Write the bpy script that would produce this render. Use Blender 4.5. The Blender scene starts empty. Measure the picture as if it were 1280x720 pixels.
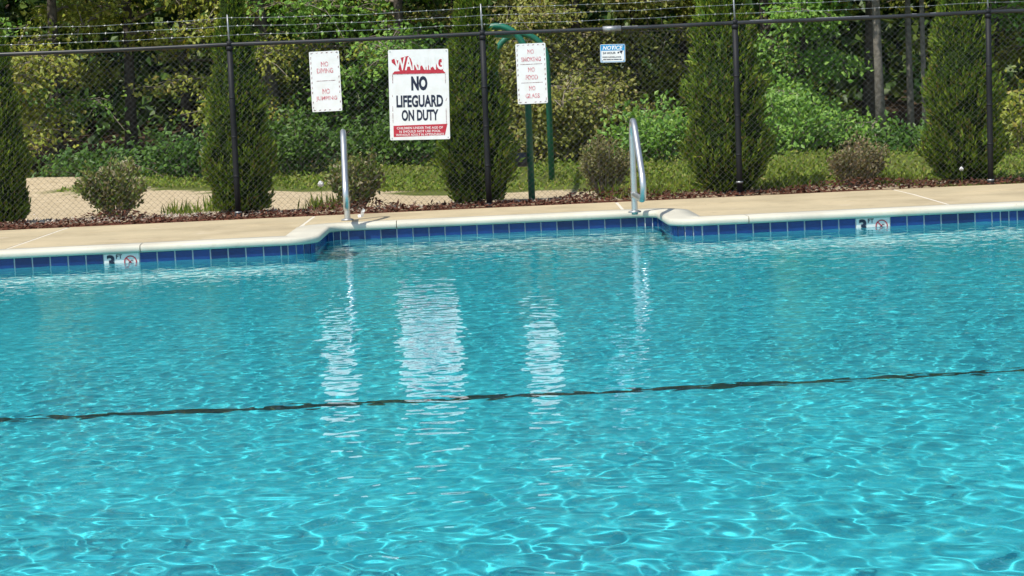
import bpy, bmesh, math, random
import numpy as np
from mathutils import Matrix, Vector
sc = bpy.context.scene
COL = sc.collection
# ------------------------------------------------------------------ camera
CAM_Z = 1.46; FPX = 2600.0
cam = bpy.data.cameras.new('camera'); cam_o = bpy.data.objects.new('camera', cam)
COL.objects.link(cam_o); sc.camera = cam_o
roll = math.atan(.043); pitch = math.atan(265 / FPX)
fw = Vector((0, math.cos(pitch), -math.sin(pitch))); r0 = Vector((1, 0, 0)); u0 = r0.cross(fw)
CR = math.cos(roll) * r0 - math.sin(roll) * u0
CU = math.sin(roll) * r0 + math.cos(roll) * u0
cam_o.matrix_world = Matrix(((CR.x, CU.x, -fw.x, 0), (CR.y, CU.y, -fw.y, 0), (CR.z, CU.z, -fw.z, CAM_Z), (0, 0, 0, 1)))
cam.lens = FPX / 1280 * 36; cam.sensor_width = 36; cam.clip_start = .1; cam.clip_end = 1500
# ------------------------------------------------------------------ sky, sun, exposure
world = bpy.data.worlds.new('World'); sc.world = world; world.use_nodes = True
SUN_EL = math.radians(58); SUN_AZ = math.radians(-138)      # high sun behind the camera, to its left
wnt = world.node_tree
sky = wnt.nodes.new('ShaderNodeTexSky'); sky.sky_type = 'NISHITA'; sky.sun_disc = False
sky.sun_elevation = SUN_EL; sky.sun_rotation = SUN_AZ
wnt.links.new(sky.outputs[0], wnt.nodes['Background'].inputs[0])
wnt.nodes['Background'].inputs[1].default_value = .15
sun = bpy.data.lights.new('sun', 'SUN'); sun.energy = 4.2; sun.angle = math.radians(.53); sun.color = (1, .95, .86)
sun_o = bpy.data.objects.new('sun', sun); COL.objects.link(sun_o)
sdir = Vector((math.sin(SUN_AZ) * math.cos(SUN_EL), math.cos(SUN_AZ) * math.cos(SUN_EL), math.sin(SUN_EL)))
sun_o.rotation_euler = sdir.to_track_quat('Z', 'Y').to_euler(); sun_o.location = (-8, -8, 20)
sun.cycles.is_caustics_light = True                          # sunlight focused by the ripples
sc.view_settings.view_transform = 'Standard'; sc.view_settings.look = 'None'
sc.view_settings.exposure = .25; sc.view_settings.gamma = 1
sc.cycles.use_denoising = True
sc.cycles.max_bounces = 10; sc.cycles.transparent_max_bounces = 8
rng = np.random.default_rng(11); random.seed(5)
DECK_Z = .145; FENCE_Y = 21.3

# ------------------------------------------------------------------ helpers
def link(o, parent=None):
    COL.objects.link(o)
    if parent is not None: o.parent = parent
    return o
def np_mesh(name, v, f, mat, smooth=False):
    v = np.asarray(v, dtype=np.float32).reshape(-1, 3); f = np.asarray(f, dtype=np.int32); n = f.shape[1]
    me = bpy.data.meshes.new(name)
    me.vertices.add(len(v)); me.vertices.foreach_set('co', v.ravel())
    me.loops.add(f.size); me.loops.foreach_set('vertex_index', f.ravel())
    me.polygons.add(len(f)); me.polygons.foreach_set('loop_start', np.arange(0, f.size, n, dtype=np.int32))
    me.polygons.foreach_set('use_smooth', np.full(len(f), smooth)); me.update(calc_edges=True)
    if mat: me.materials.append(mat)
    return me
def obj(name, me, parent=None):
    return link(bpy.data.objects.new(name, me), parent)
def tag(o, label=None, cat=None, group=None, kind=None):
    if label: o['label'] = label
    if cat: o['category'] = cat
    if group: o['group'] = group
    if kind: o['kind'] = kind
    return o
def thing(name, label, cat, loc=(0, 0, 0), rz=0, group=None):
    o = bpy.data.objects.new(name, None); o.empty_display_size = .1
    link(o); o.location = loc; o.rotation_euler = (0, 0, rz)
    return tag(o, label, cat, group)
class MB:
    def __init__(s): s.v = []; s.f = []
    def poly(s, pts):
        b = len(s.v); s.v += [tuple(p) for p in pts]; s.f.append(tuple(range(b, b + len(pts)))); return s
    def box(s, x0, x1, y0, y1, z0, z1):
        b = len(s.v)
        s.v += [(x, y, z) for z in (z0, z1) for y in (y0, y1) for x in (x0, x1)]
        s.f += [tuple(b + i for i in q) for q in ((0, 2, 3, 1), (4, 5, 7, 6), (0, 1, 5, 4), (2, 6, 7, 3), (0, 4, 6, 2), (1, 3, 7, 5))]
        return s
    def tube(s, pts, rad, n=8, cap=True):
        pts = [Vector(p) for p in pts]; m = len(pts)
        rads = rad if hasattr(rad, '__len__') else [rad] * m
        b = len(s.v); t0 = (pts[1] - pts[0]).normalized()
        a = t0.orthogonal().normalized()
        for i, p in enumerate(pts):
            t = (pts[min(i + 1, m - 1)] - pts[max(i - 1, 0)]).normalized()
            a = (a - t * a.dot(t)).normalized(); c = t.cross(a)
            for k in range(n):
                an = 2 * math.pi * k / n
                s.v.append(tuple(p + rads[i] * (math.cos(an) * a + math.sin(an) * c)))
        for i in range(m - 1):
            for k in range(n):
                q = b + i * n + k; q2 = b + i * n + (k + 1) % n
                s.f.append((q, q2, q2 + n, q + n))
        if cap:
            s.f.append(tuple(b + k for k in reversed(range(n)))); s.f.append(tuple(b + (m - 1) * n + k for k in range(n)))
        return s
    def mesh(s, name, mat, smooth=False, bevel=0):
        me = bpy.data.meshes.new(name); me.from_pydata(s.v, [], s.f)
        if bevel:
            bm = bmesh.new(); bm.from_mesh(me)
            bmesh.ops.bevel(bm, geom=[e for e in bm.edges], offset=bevel, segments=2, affect='EDGES', profile=.6)
            bm.to_mesh(me); bm.free()
        me.polygons.foreach_set('use_smooth', [smooth] * len(me.polygons))
        me.update()
        if mat: me.materials.append(mat)
        return me
    def build(s, name, mat, parent=None, smooth=False, bevel=0):
        return obj(name, s.mesh(name, mat, smooth, bevel), parent)
def material(name, c1, c2=None, rough=.7, scale=5, detail=5, bump=0, bscale=None, metal=0, spec=.5, lo=.35, hi=.65, dist=.01):
    m = bpy.data.materials.new(name); m.use_nodes = True; nt = m.node_tree; b = nt.nodes['Principled BSDF']
    b.inputs['Base Color'].default_value = (*c1, 1); b.inputs['Roughness'].default_value = rough
    b.inputs['Metallic'].default_value = metal; b.inputs['Specular IOR Level'].default_value = spec
    tc = nt.nodes.new('ShaderNodeTexCoord')
    if c2:
        n = nt.nodes.new('ShaderNodeTexNoise'); n.inputs['Scale'].default_value = scale; n.inputs['Detail'].default_value = detail
        r = nt.nodes.new('ShaderNodeValToRGB'); r.color_ramp.elements[0].position = lo; r.color_ramp.elements[1].position = hi
        r.color_ramp.elements[0].color = (*c1, 1); r.color_ramp.elements[1].color = (*c2, 1)
        nt.links.new(tc.outputs['Object'], n.inputs['Vector']); nt.links.new(n.outputs['Fac'], r.inputs['Fac'])
        nt.links.new(r.outputs['Color'], b.inputs['Base Color'])
    if bump:
        n2 = nt.nodes.new('ShaderNodeTexNoise'); n2.inputs['Scale'].default_value = bscale or scale * 3; n2.inputs['Detail'].default_value = 6
        bp = nt.nodes.new('ShaderNodeBump'); bp.inputs['Strength'].default_value = bump; bp.inputs['Distance'].default_value = dist
        nt.links.new(tc.outputs['Object'], n2.inputs['Vector']); nt.links.new(n2.outputs['Fac'], bp.inputs['Height'])
        nt.links.new(bp.outputs['Normal'], b.inputs['Normal'])
    return m
def leaf_material(name, cols, trans=.35, rough=.5, spec=.4):
    """each leaf (mesh island) takes its own tone"""
    m = bpy.data.materials.new(name); m.use_nodes = True; nt = m.node_tree; b = nt.nodes['Principled BSDF']
    g = nt.nodes.new('ShaderNodeNewGeometry'); r = nt.nodes.new('ShaderNodeValToRGB')
    el = r.color_ramp.elements
    while len(el) < len(cols): el.new(.5)
    for i, c in enumerate(cols):
        el[i].position = i / (len(cols) - 1); el[i].color = (*c, 1)
    nt.links.new(g.outputs['Random Per Island'], r.inputs['Fac'])
    nt.links.new(r.outputs['Color'], b.inputs['Base Color'])
    b.inputs['Roughness'].default_value = rough; b.inputs['Specular IOR Level'].default_value = spec
    t = nt.nodes.new('ShaderNodeBsdfTranslucent'); mul = nt.nodes.new('ShaderNodeMix'); mul.data_type = 'RGBA'; mul.blend_type = 'MULTIPLY'
    mul.inputs[0].default_value = 1; mul.inputs[7].default_value = (1.5, 1.35, .5, 1)
    nt.links.new(r.outputs['Color'], mul.inputs[6]); nt.links.new(mul.outputs[2], t.inputs['Color'])
    mx = nt.nodes.new('ShaderNodeMixShader'); mx.inputs[0].default_value = trans
    nt.links.new(b.outputs[0], mx.inputs[1]); nt.links.new(t.outputs[0], mx.inputs[2])
    nt.links.new(mx.outputs[0], nt.nodes['Material Output'].inputs['Surface'])
    return m
def rot2(deg):
    a = math.radians(deg); return math.cos(a), math.sin(a)

# pixel of the photograph -> place in the world, used to lay the plan out
def ray(px, py): return fw + CR * ((px - 640) / FPX) + CU * ((360 - py) / FPX)
def on_z(px, py, z):
    d = ray(px, py); return Vector((0, 0, CAM_Z)) + d * ((z - CAM_Z) / d.z)
def on_y(px, py, y):
    d = ray(px, py); return Vector((0, 0, CAM_Z)) + d * (y / d.y)

# ------------------------------------------------------------------ pool outline (plan, at the tile face)
def main_y(x): return 18.093 + .06 * x
def back_y(x): return 19.50 + .035 * x
PX = 9.5
corners = [(-PX, main_y(-PX), 0), (-1.70, main_y(-1.70), .24), (-1.70, back_y(-1.70), .2), (1.40, back_y(1.40), .2), (1.44, main_y(1.44), .24), (PX, main_y(PX), 0)]
def outline(cs, arc_n=10):
    """polyline pieces: list of ('line', p, q) and ('arc', centre, r, a0, a1)"""
    out = []; prev = Vector(cs[0][:2])
    for i in range(1, len(cs) - 1):
        p = Vector(cs[i][:2]); r = cs[i][2]
        d0 = (Vector(cs[i - 1][:2]) - p).normalized(); d1 = (Vector(cs[i + 1][:2]) - p).normalized()
        half = math.acos(max(-1, min(1, d0.dot(d1)))) / 2; t = r / math.tan(half)
        c = p + (d0 + d1).normalized() * (r / math.sin(half))
        s, e = p + d0 * t, p + d1 * t
        a0 = math.atan2(s.y - c.y, s.x - c.x); a1 = math.atan2(e.y - c.y, e.x - c.x)
        while a1 - a0 > math.pi: a1 -= 2 * math.pi
        while a1 - a0 < -math.pi: a1 += 2 * math.pi
        out.append(('line', prev, s)); out.append(('arc', c, r, a0, a1)); prev = e
    out.append(('line', prev, Vector(cs[-1][:2])))
    return out
PIECES = outline(corners)
def poly_points(pieces, n=10):
    pts = []
    for p in pieces:
        if p[0] == 'line': pts += [p[1], p[2]]
        else:
            for k in range(1, n): 
                a = p[3] + (p[4] - p[3]) * k / n; pts.append(p[1] + p[2] * Vector((math.cos(a), math.sin(a))))
    return pts
OUT = poly_points(PIECES)
def offset_poly(pts, d):
    """offset away from the water (to the left of the walking direction, +x walk -> +y)"""
    res = []
    for i, p in enumerate(pts):
        t = (pts[min(i + 1, len(pts) - 1)] - pts[max(i - 1, 0)]).normalized()
        t0 = (p - pts[i - 1]).normalized() if i else t; t1 = (pts[i + 1] - p).normalized() if i + 1 < len(pts) else t
        n0 = Vector((-t0.y, t0.x)); n1 = Vector((-t1.y, t1.x)); n = (n0 + n1).normalized()
        res.append(p + n * (d / max(.5, n.dot(n0))))
    return res
def edge_y(x, margin=0):
    return back_y(x) if -1.70 - margin < x < 1.42 + margin else main_y(x)

# ------------------------------------------------------------------ materials
M = {}
M['plaster'] = material('pool_plaster', (.028, .465, .54), (.04, .535, .61), rough=.7, scale=1.2, lo=.3, hi=.7)
M['pale_plaster'] = material('pale_wall_plaster', (.12, .50, .53), (.09, .45, .50), rough=.7, scale=2)
M['line'] = material('dark_line_tile', (.008, .022, .03), (.02, .045, .06), rough=.3, scale=9)
M['grout'] = material('grout', (.66, .67, .65), (.56, .58, .57), rough=.8, scale=14)
M['coping'] = material('cream_coping', (.60, .565, .45), (.50, .475, .385), rough=.75, scale=2.2, bump=.25, bscale=60, dist=.004)
M['deck'] = material('tan_concrete', (.50, .405, .245), (.42, .345, .21), rough=.85, scale=1.7, detail=9, bump=.35, bscale=120, dist=.004)
def deck_wear(m, k=1.0):
    nt = m.node_tree; b = nt.nodes['Principled BSDF']; src = b.inputs['Base Color'].links[0].from_socket
    g = nt.nodes.new('ShaderNodeNewGeometry')
    def layer(src, scale, lo, hi, col, fac, stretch=None):
        n = nt.nodes.new('ShaderNodeTexNoise'); n.inputs['Scale'].default_value = scale; n.inputs['Detail'].default_value = 8; n.inputs['Roughness'].default_value = .65
        nt.links.new(g.outputs['Position'], n.inputs['Vector'])
        r = nt.nodes.new('ShaderNodeMapRange'); r.inputs[1].default_value = lo; r.inputs[2].default_value = hi; r.inputs[4].default_value = fac * k
        nt.links.new(n.outputs['Fac'], r.inputs[0]); mx = nt.nodes.new('ShaderNodeMix'); mx.data_type = 'RGBA'
        nt.links.new(r.outputs[0], mx.inputs[0]); nt.links.new(src, mx.inputs[6]); mx.inputs[7].default_value = (*col, 1); return mx.outputs[2]
    c = layer(src, .9, .5, .72, (.30, .235, .135), .8)
    c = layer(c, 6.0, .58, .75, (.26, .205, .13), .7)
    c = layer(c, 28.0, .62, .72, (.17, .14, .09), .8)
    c = layer(c, 3.3, .60, .78, (.62, .52, .38), .6)
    nt.links.new(c, b.inputs['Base Color'])
deck_wear(M['deck']); deck_wear(M['coping'], .45)
M['sealant'] = material('pale_sealant', (.72, .67, .56), (.60, .54, .43), rough=.7, scale=20)
M['black_pvc'] = material('black_coated_steel', (.010, .011, .013), (.016, .017, .019), rough=.6, scale=6, spec=.25)
M['zinc'] = material('weathered_zinc', (.42, .43, .43), (.24, .25, .25), rough=.5, scale=25, metal=.7)
M['steel'] = material('stainless_tube', (.62, .62, .60), (.52, .52, .50), rough=.4, scale=9, metal=.9)
M['steel_post'] = M['steel']
M['sign'] = material('sign_white', (.80, .80, .78), (.74, .73, .69), rough=.45, scale=12)
M['navy'] = material('navy_print', (.008, .012, .035), rough=.5)
M['red'] = material('red_print', (.42, .016, .03), (.5, .03, .05), rough=.5, scale=30)
M['fade'] = material('faded_red_print', (.54, .11, .14), (.76, .60, .58), rough=.6, scale=42, lo=.40, hi=.64)
M['fadedark'] = material('faded_dark_print', (.22, .10, .10), (.6, .5, .48), rough=.6, scale=60, lo=.4, hi=.65)
M['blue'] = material('blue_print', (.015, .25, .52), (.02, .29, .57), rough=.5, scale=20)
M['green'] = material('green_paint', (.006, .115, .065), (.01, .145, .085), rough=.4, scale=8)
M['rubber'] = material('black_rubber', (.035, .037, .045), (.06, .06, .07), rough=.5, scale=10)
M['bark'] = material('grey_bark', (.10, .085, .065), (.045, .036, .028), rough=.9, scale=14, bump=.7, bscale=40, dist=.02)
M['bark_pale'] = material('pale_bark', (.20, .18, .15), (.10, .09, .07), rough=.9, scale=16, bump=.6, bscale=45, dist=.02)
M['mulch'] = leaf_material('red_brown_mulch', [(0.05, 0.018, 0.011), (0.11, 0.042, 0.026), (0.15, 0.062, 0.04), (0.085, 0.036, 0.022), (0.19, 0.11, 0.075)], trans=.0, rough=.9, spec=.1)
M['stone'] = material('grey_stone', (.30, .27, .23), (.15, .135, .115), rough=.9, scale=14, bump=.8, bscale=30, dist=.02)
M['pebble'] = leaf_material('pale_pebbles', [(.5, .42, .32), (.35, .28, .2), (.62, .55, .46), (.25, .17, .11)], trans=0, rough=.9, spec=.1)
M['thuja'] = leaf_material('arborvitae_green', [(0.045, 0.1, 0.01), (0.085, 0.165, 0.014), (0.16, 0.24, 0.022), (0.26, 0.33, 0.035), (0.095, 0.165, 0.016), (0.055, 0.12, 0.012), (0.22, 0.16, 0.05)], trans=.15, rough=.6, spec=.2)
M['lf_olive'] = leaf_material('olive_leaves', [(0.13, 0.157, 0.024), (0.216, 0.232, 0.038), (0.313, 0.308, 0.065), (0.162, 0.205, 0.032), (0.281, 0.216, 0.076)], trans=.22)
M['lf_green'] = leaf_material('fresh_green_leaves', [(0.068, 0.174, 0.021), (0.129, 0.272, 0.034), (0.227, 0.379, 0.055), (0.099, 0.227, 0.034)], trans=.22)
M['lf_dark'] = leaf_material('deep_green_leaves', [(0.031, 0.083, 0.009), (0.061, 0.138, 0.014), (0.11, 0.204, 0.024), (0.044, 0.099, 0.013)], trans=.2)
M['lf_yellow'] = leaf_material('yellow_green_leaves', [(0.14, 0.19, 0.018), (0.24, 0.29, 0.03), (0.36, 0.37, 0.05), (0.16, 0.21, 0.022), (0.32, 0.26, 0.05)], trans=.22)
M['lf_canopy'] = leaf_material('canopy_leaves', [(0.024, 0.072, 0.012), (0.06, 0.12, 0.019), (0.108, 0.156, 0.024)], trans=.18)
M['lf_shrub'] = leaf_material('olive_shrub_leaves', [(0.1, 0.13, 0.025), (0.16, 0.18, 0.04), (0.19, 0.15, 0.06), (0.12, 0.11, 0.04), (0.25, 0.23, 0.09)], trans=.18)
M['lf_rust'] = leaf_material('rusty_shrub_leaves', [(0.12, 0.12, 0.035), (0.17, 0.16, 0.05), (0.24, 0.16, 0.085), (0.11, 0.13, 0.03), (0.34, 0.25, 0.17)], trans=.18)
M['lf_bush'] = leaf_material('leafy_bush_leaves', [(0.08, 0.14, 0.02), (0.14, 0.21, 0.03), (0.2, 0.23, 0.045), (0.2, 0.16, 0.06), (0.36, 0.33, 0.22)], trans=.18)
M['grass'] = leaf_material('weedy_grass', [(0.08, 0.145, 0.014), (0.14, 0.21, 0.022), (0.22, 0.26, 0.038), (0.11, 0.18, 0.018), (0.27, 0.24, 0.07)], trans=.2, spec=.2)
M['ivy'] = leaf_material('ground_ivy', [(0.025, 0.081, 0.01), (0.057, 0.132, 0.016), (0.103, 0.196, 0.023)], trans=.18)
M['twig'] = material('dry_twig', (.27, .23, .18), (.14, .115, .085), rough=.9, scale=20)
# blue glazed tile: mottled per tile
def tile_material():
    m = material('blue_glazed_tile', (.005, .022, .10), (.010, .058, .22), rough=.22, spec=.35, scale=7, detail=3, lo=.25, hi=.75)
    nt = m.node_tree; b = nt.nodes['Principled BSDF']
    oi = nt.nodes.new('ShaderNodeObjectInfo'); hs = nt.nodes.new('ShaderNodeHueSaturation')
    mr = nt.nodes.new('ShaderNodeMapRange'); mr.inputs[3].default_value = .65; mr.inputs[4].default_value = 1.3
    nt.links.new(oi.outputs['Random'], mr.inputs[0]); nt.links.new(mr.outputs[0], hs.inputs['Value'])
    src = b.inputs['Base Color'].links[0].from_socket; nt.links.new(src, hs.inputs['Color']); nt.links.new(hs.outputs[0], b.inputs['Base Color'])
    return m
M['tile'] = tile_material()
M['white_tile'] = material('white_glazed_tile', (.72, .71, .66), (.64, .64, .60), rough=.15, scale=6)
# water
wm = bpy.data.materials.new('clear_pool_water'); wm.use_nodes = True; wn = wm.node_tree; wn.nodes.clear()
wo_ = wn.nodes.new('ShaderNodeOutputMaterial'); wg = wn.nodes.new('ShaderNodeBsdfGlass')
wg.inputs['IOR'].default_value = 1.333; wg.inputs['Roughness'].default_value = 0; wg.inputs['Color'].default_value = (.97, 1, 1, 1)
wn.links.new(wg.outputs[0], wo_.inputs[0]); M['water'] = wm
# ground: sand path, weedy verge, leaf litter, told apart by where they lie
def ground_material():
    m = bpy.data.materials.new('sandy_woodland_ground'); m.use_nodes = True; nt = m.node_tree; b = nt.nodes['Principled BSDF']
    b.inputs['Roughness'].default_value = .95; b.inputs['Specular IOR Level'].default_value = .1
    def N(t, **k):
        n = nt.nodes.new(t)
        for a, v in k.items(): setattr(n, a, v)
        return n
    L = nt.links.new
    g = N('ShaderNodeNewGeometry'); sp = N('ShaderNodeSeparateXYZ'); L(g.outputs['Position'], sp.inputs[0])
    n1 = N('ShaderNodeTexNoise'); n1.inputs['Scale'].default_value = .7; n1.inputs['Detail'].default_value = 8; L(g.outputs['Position'], n1.inputs['Vector'])
    n2 = N('ShaderNodeTexNoise'); n2.inputs['Scale'].default_value = 9; n2.inputs['Detail'].default_value = 8; L(g.outputs['Position'], n2.inputs['Vector'])
    def math_(op, a, b_, clamp=False):
        n = N('ShaderNodeMath', operation=op, use_clamp=clamp)
        for i, v in enumerate((a, b_)):
            if isinstance(v, (int, float)): n.inputs[i].default_value = v
            else: L(v, n.inputs[i])
        return n.outputs[0]
    def ramp(fac, c1, c2, lo=.3, hi=.7):
        r = N('ShaderNodeValToRGB'); r.color_ramp.elements[0].position = lo; r.color_ramp.elements[1].position = hi
        r.color_ramp.elements[0].color = (*c1, 1); r.color_ramp.elements[1].color = (*c2, 1); L(fac, r.inputs['Fac']); return r.outputs['Color']
    def mix(f, a, b_):
        n = N('ShaderNodeMix', data_type='RGBA'); L(f, n.inputs[0]); L(a, n.inputs[6]); L(b_, n.inputs[7]); return n.outputs[2]
    sand = ramp(n2.outputs['Fac'], (.37, .29, .175), (.53, .43, .285))
    weeds = ramp(n2.outputs['Fac'], (.06, .09, .014), (.14, .15, .04))
    litter = ramp(n2.outputs['Fac'], (.035, .025, .015), (.09, .06, .035))
    mulch = ramp(n2.outputs['Fac'], (.07, .024, .014), (.15, .055, .033))
    e1 = math_('ADD', math_('MULTIPLY', sp.outputs[0], -.65), 24.6)           # far rim of the sand path
    e1 = math_('ADD', e1, math_('MULTIPLY', math_('MAXIMUM', math_('SUBTRACT', -5.3, sp.outputs[0]), 0), .35))
    e1 = math_('ADD', e1, math_('MULTIPLY', math_('SUBTRACT', n1.outputs['Fac'], .5), 5.0))
    f1 = math_('MULTIPLY', math_('SUBTRACT', sp.outputs[1], e1), 2.5, True)
    dn = N('ShaderNodeVectorMath', operation='DISTANCE'); L(g.outputs['Position'], dn.inputs[0]); dn.inputs[1].default_value = (-7.5, 30.6, .2)
    md = math_('MULTIPLY', math_('SUBTRACT', 1.7, math_('ADD', dn.outputs['Value'], math_('SUBTRACT', n1.outputs['Fac'], .5))), 3, True)
    f1 = math_('MULTIPLY', f1, math_('SUBTRACT', 1.0, md))
    f2 = math_('MULTIPLY', math_('SUBTRACT', math_('ADD', sp.outputs[1], math_('MULTIPLY', n1.outputs['Fac'], 3.0)), 34.2), 1.0, True)
    e0 = math_('ADD', math_('MULTIPLY', math_('SUBTRACT', n1.outputs['Fac'], .5), 1.2), 21.40)
    f0 = math_('MULTIPLY', math_('SUBTRACT', sp.outputs[1], e0), 6, True)
    col = mix(f0, mulch, mix(f2, mix(f1, sand, weeds), litter)); L(col, b.inputs['Base Color'])
    bp = N('ShaderNodeBump'); bp.inputs['Strength'].default_value = .5; bp.inputs['Distance'].default_value = .05
    L(n2.outputs['Fac'], bp.inputs['Height']); L(bp.outputs['Normal'], b.inputs['Normal'])
    return m
M['ground'] = ground_material()

# ------------------------------------------------------------------ ground sheet
POOL_Y0 = 4.3; DX = 12.0
def ground_z(x, y):
    z = .10 + .07 * np.clip((21.95 - y) / .6, 0, 1) * 0
    z = z + np.where(y < 22.3, .03, 0)
    z = z + .17 * np.exp(-(((x + 7.3) / 1.5) ** 2 + ((y - 30.8) / 1.3) ** 2) * 1.2)
    z = z + np.clip((y - 32) / 26, 0, 1) ** 1.3 * 3.2 + np.clip((y - 48) / 40, 0, 1) * 9 + .04 * np.sin(x * 1.3 + y * .7) * np.clip(y - 23, 0, 1)
    return z
gx = np.unique(np.concatenate([[-600, -200, -80, -40], np.arange(-26, 26.1, .5), [DX, -DX, 40, 80, 200, 600]]))
gy = np.unique(np.concatenate([[-400, -100, -30, -6, 4, 14], np.arange(20.9, 40, .35), np.arange(40, 62, 1.5), [80, 130, 250, 700]]))
GX, GY = np.meshgrid(gx, gy); GZ = ground_z(GX, GY)
gi = np.arange(GX.size).reshape(GX.shape)
gf = np.stack([gi[:-1, :-1], gi[:-1, 1:], gi[1:, 1:], gi[1:, :-1]], -1).reshape(-1, 4)
gc = np.stack([GX, GY], -1).reshape(-1, 2)[gf].mean(1)
keep = ~((np.abs(gc[:, 0]) < DX) & (gc[:, 1] > -6) & (gc[:, 1] < 20.9))
ground = obj('ground', np_mesh('ground', np.stack([GX, GY, GZ], -1), gf[keep], M['ground'], True)); tag(ground, kind='structure')

# ------------------------------------------------------------------ pool basin, steps, tiles
def receiver(o): o.cycles.is_caustics_receiver = True; return o
def floor_z(y): return -1.12 if y > 10.6 else -1.12 - .075 * (10.6 - y)
mb = MB()
fl = [(POOL_Y0, floor_z(POOL_Y0)), (10.6, -1.12), (20.2, -.84)]
v = []; f = []
xs = np.linspace(-PX, PX, 20)
for (y, z) in fl:
    for x in xs: v.append((x, y, z))
for j in range(2):
    for i in range(19): q = j * 20 + i; f.append((q, q + 1, q + 21, q + 20))
basin = receiver(obj('pool_basin', np_mesh('pool_basin', v, f, M['plaster']))); tag(basin, kind='structure')
wall = MB(); WO = offset_poly(OUT, .012)
for a, b_ in zip(WO[:-1], WO[1:]):
    wall.poly([(a.x, a.y, -1.6), (b_.x, b_.y, -1.6), (b_.x, b_.y, -.02), (a.x, a.y, -.02)])
for x in (-PX, PX): wall.poly([(x, POOL_Y0, -2.2), (x, main_y(x) + .1, -2.2), (x, main_y(x) + .1, .083), (x, POOL_Y0, .083)])
wall.poly([(-PX, POOL_Y0, -2.2), (PX, POOL_Y0, -2.2), (PX, POOL_Y0, .083), (-PX, POOL_Y0, .083)])
receiver(wall.build('basin_wall', M['pale_plaster'], basin))
gb = MB(); GO = offset_poly(OUT, .006)
for a, b_ in zip(GO[:-1], GO[1:]):
    gb.poly([(a.x, a.y, -.022), (b_.x, b_.y, -.022), (b_.x, b_.y, .084), (a.x, a.y, .084)])
receiver(gb.build('grout_bed', M['grout'], basin))
for k, (y0, y1, z) in enumerate([(19.12, 19.6, -.26), (18.74, 19.116, -.52), (18.36, 18.736, -.78)]):
    receiver(MB().box(-1.69, 1.40, y0, y1, -1.2, z).build('step', M['pale_plaster'], basin, bevel=.02))
# dark line of tiles on the pool floor where the slope starts
ly = lambda x: 10.62 + .034 * x
lm = MB(); xs = np.linspace(-PX, PX, 40)
for x0, x1 in zip(xs[:-1], xs[1:]):
    lm.poly([(x0, ly(x0), floor_z(11) + .006), (x1, ly(x1), floor_z(11) + .006), (x1, ly(x1) + .10, floor_z(11) + .007), (x0, ly(x0) + .10, floor_z(11) + .007)])
receiver(lm.build('floor_line', M['line'], basin))

TP = .1524; TZ0, TZ1 = -.018, .0805
def tile_mesh(name, w, mat, bev=.003):
    return MB().box(-w / 2, w / 2, -.0025, .0055, TZ0, TZ1).mesh(name, mat, bevel=bev)
t_full = tile_mesh('tile', TP - .011, M['tile']); t_half = tile_mesh('half_tile', TP / 2 - .011, M['tile'])
t_mark = tile_mesh('depth_marker_tile', 2 * TP - .006, M['white_tile'])
def place_tile(me, p, t):
    o = obj(me.name, me, basin); o.location = (p.x, p.y, 0); o.rotation_euler = (0, 0, math.atan2(t.y, t.x)); return receiver(o)
def text_mesh(s, size, mat, offset=0., sx=1., shear=0., align='CENTER'):
    cu = bpy.data.curves.new('print', 'FONT'); cu.body = s; cu.size = size; cu.align_x = align; cu.align_y = 'CENTER'
    cu.offset = offset; cu.shear = shear; cu.resolution_u = 3
    o = bpy.data.objects.new('print', cu); COL.objects.link(o)
    dg = bpy.context.evaluated_depsgraph_get(); me = bpy.data.meshes.new_from_object(o.evaluated_get(dg))
    bpy.data.objects.remove(o); me.materials.clear(); me.materials.append(mat)
    for vv in me.vertices: vv.co.x *= sx
    return me
def marker(p, t):
    """3 FT and a no-diving ring on a white double tile"""
    o = place_tile(t_mark, p, t); z = .005
    a = obj('numeral', text_mesh('3', .155, M['navy'], offset=.006, sx=1.0), o); a.location = (-.092, -.0075, z); a.rotation_euler.x = math.pi / 2
    b = obj('numeral', text_mesh('FT', .052, M['navy'], offset=.001), o); b.location = (-.022, -.0075, .053); b.rotation_euler.x = math.pi / 2
    r = MB()
    n = 28
    for k in range(n):
        a0, a1 = 2 * math.pi * k / n, 2 * math.pi * (k + 1) / n
        P = lambda an, rr: (.075 + rr * math.cos(an), -.0075, .006 + rr * math.sin(an))
        r.poly([P(a0, .046), P(a0, .055), P(a1, .055), P(a1, .046)])
    def bar(x0, z0, x1, z1, w):
        d = Vector((x1 - x0, z1 - z0)).normalized(); nn = Vector((-d.y, d.x)) * w / 2
        r.poly([(x0 + nn.x, -.0078, z0 + nn.y), (x0 - nn.x, -.0078, z0 - nn.y), (x1 - nn.x, -.0078, z1 - nn.y), (x1 + nn.x, -.0078, z1 + nn.y)])
    bar(.039, .042, .111, -.030, .009)
    r.build('no_diving_ring', M['red'], o)
    m2 = MB(); r = m2
    bar(.052, -.012, .085, .02, .008); bar(.085, .02, .1, .016, .007); bar(.07, .006, .083, -.016, .006)
    m2.build('diver_symbol', M['navy'], o)
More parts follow.
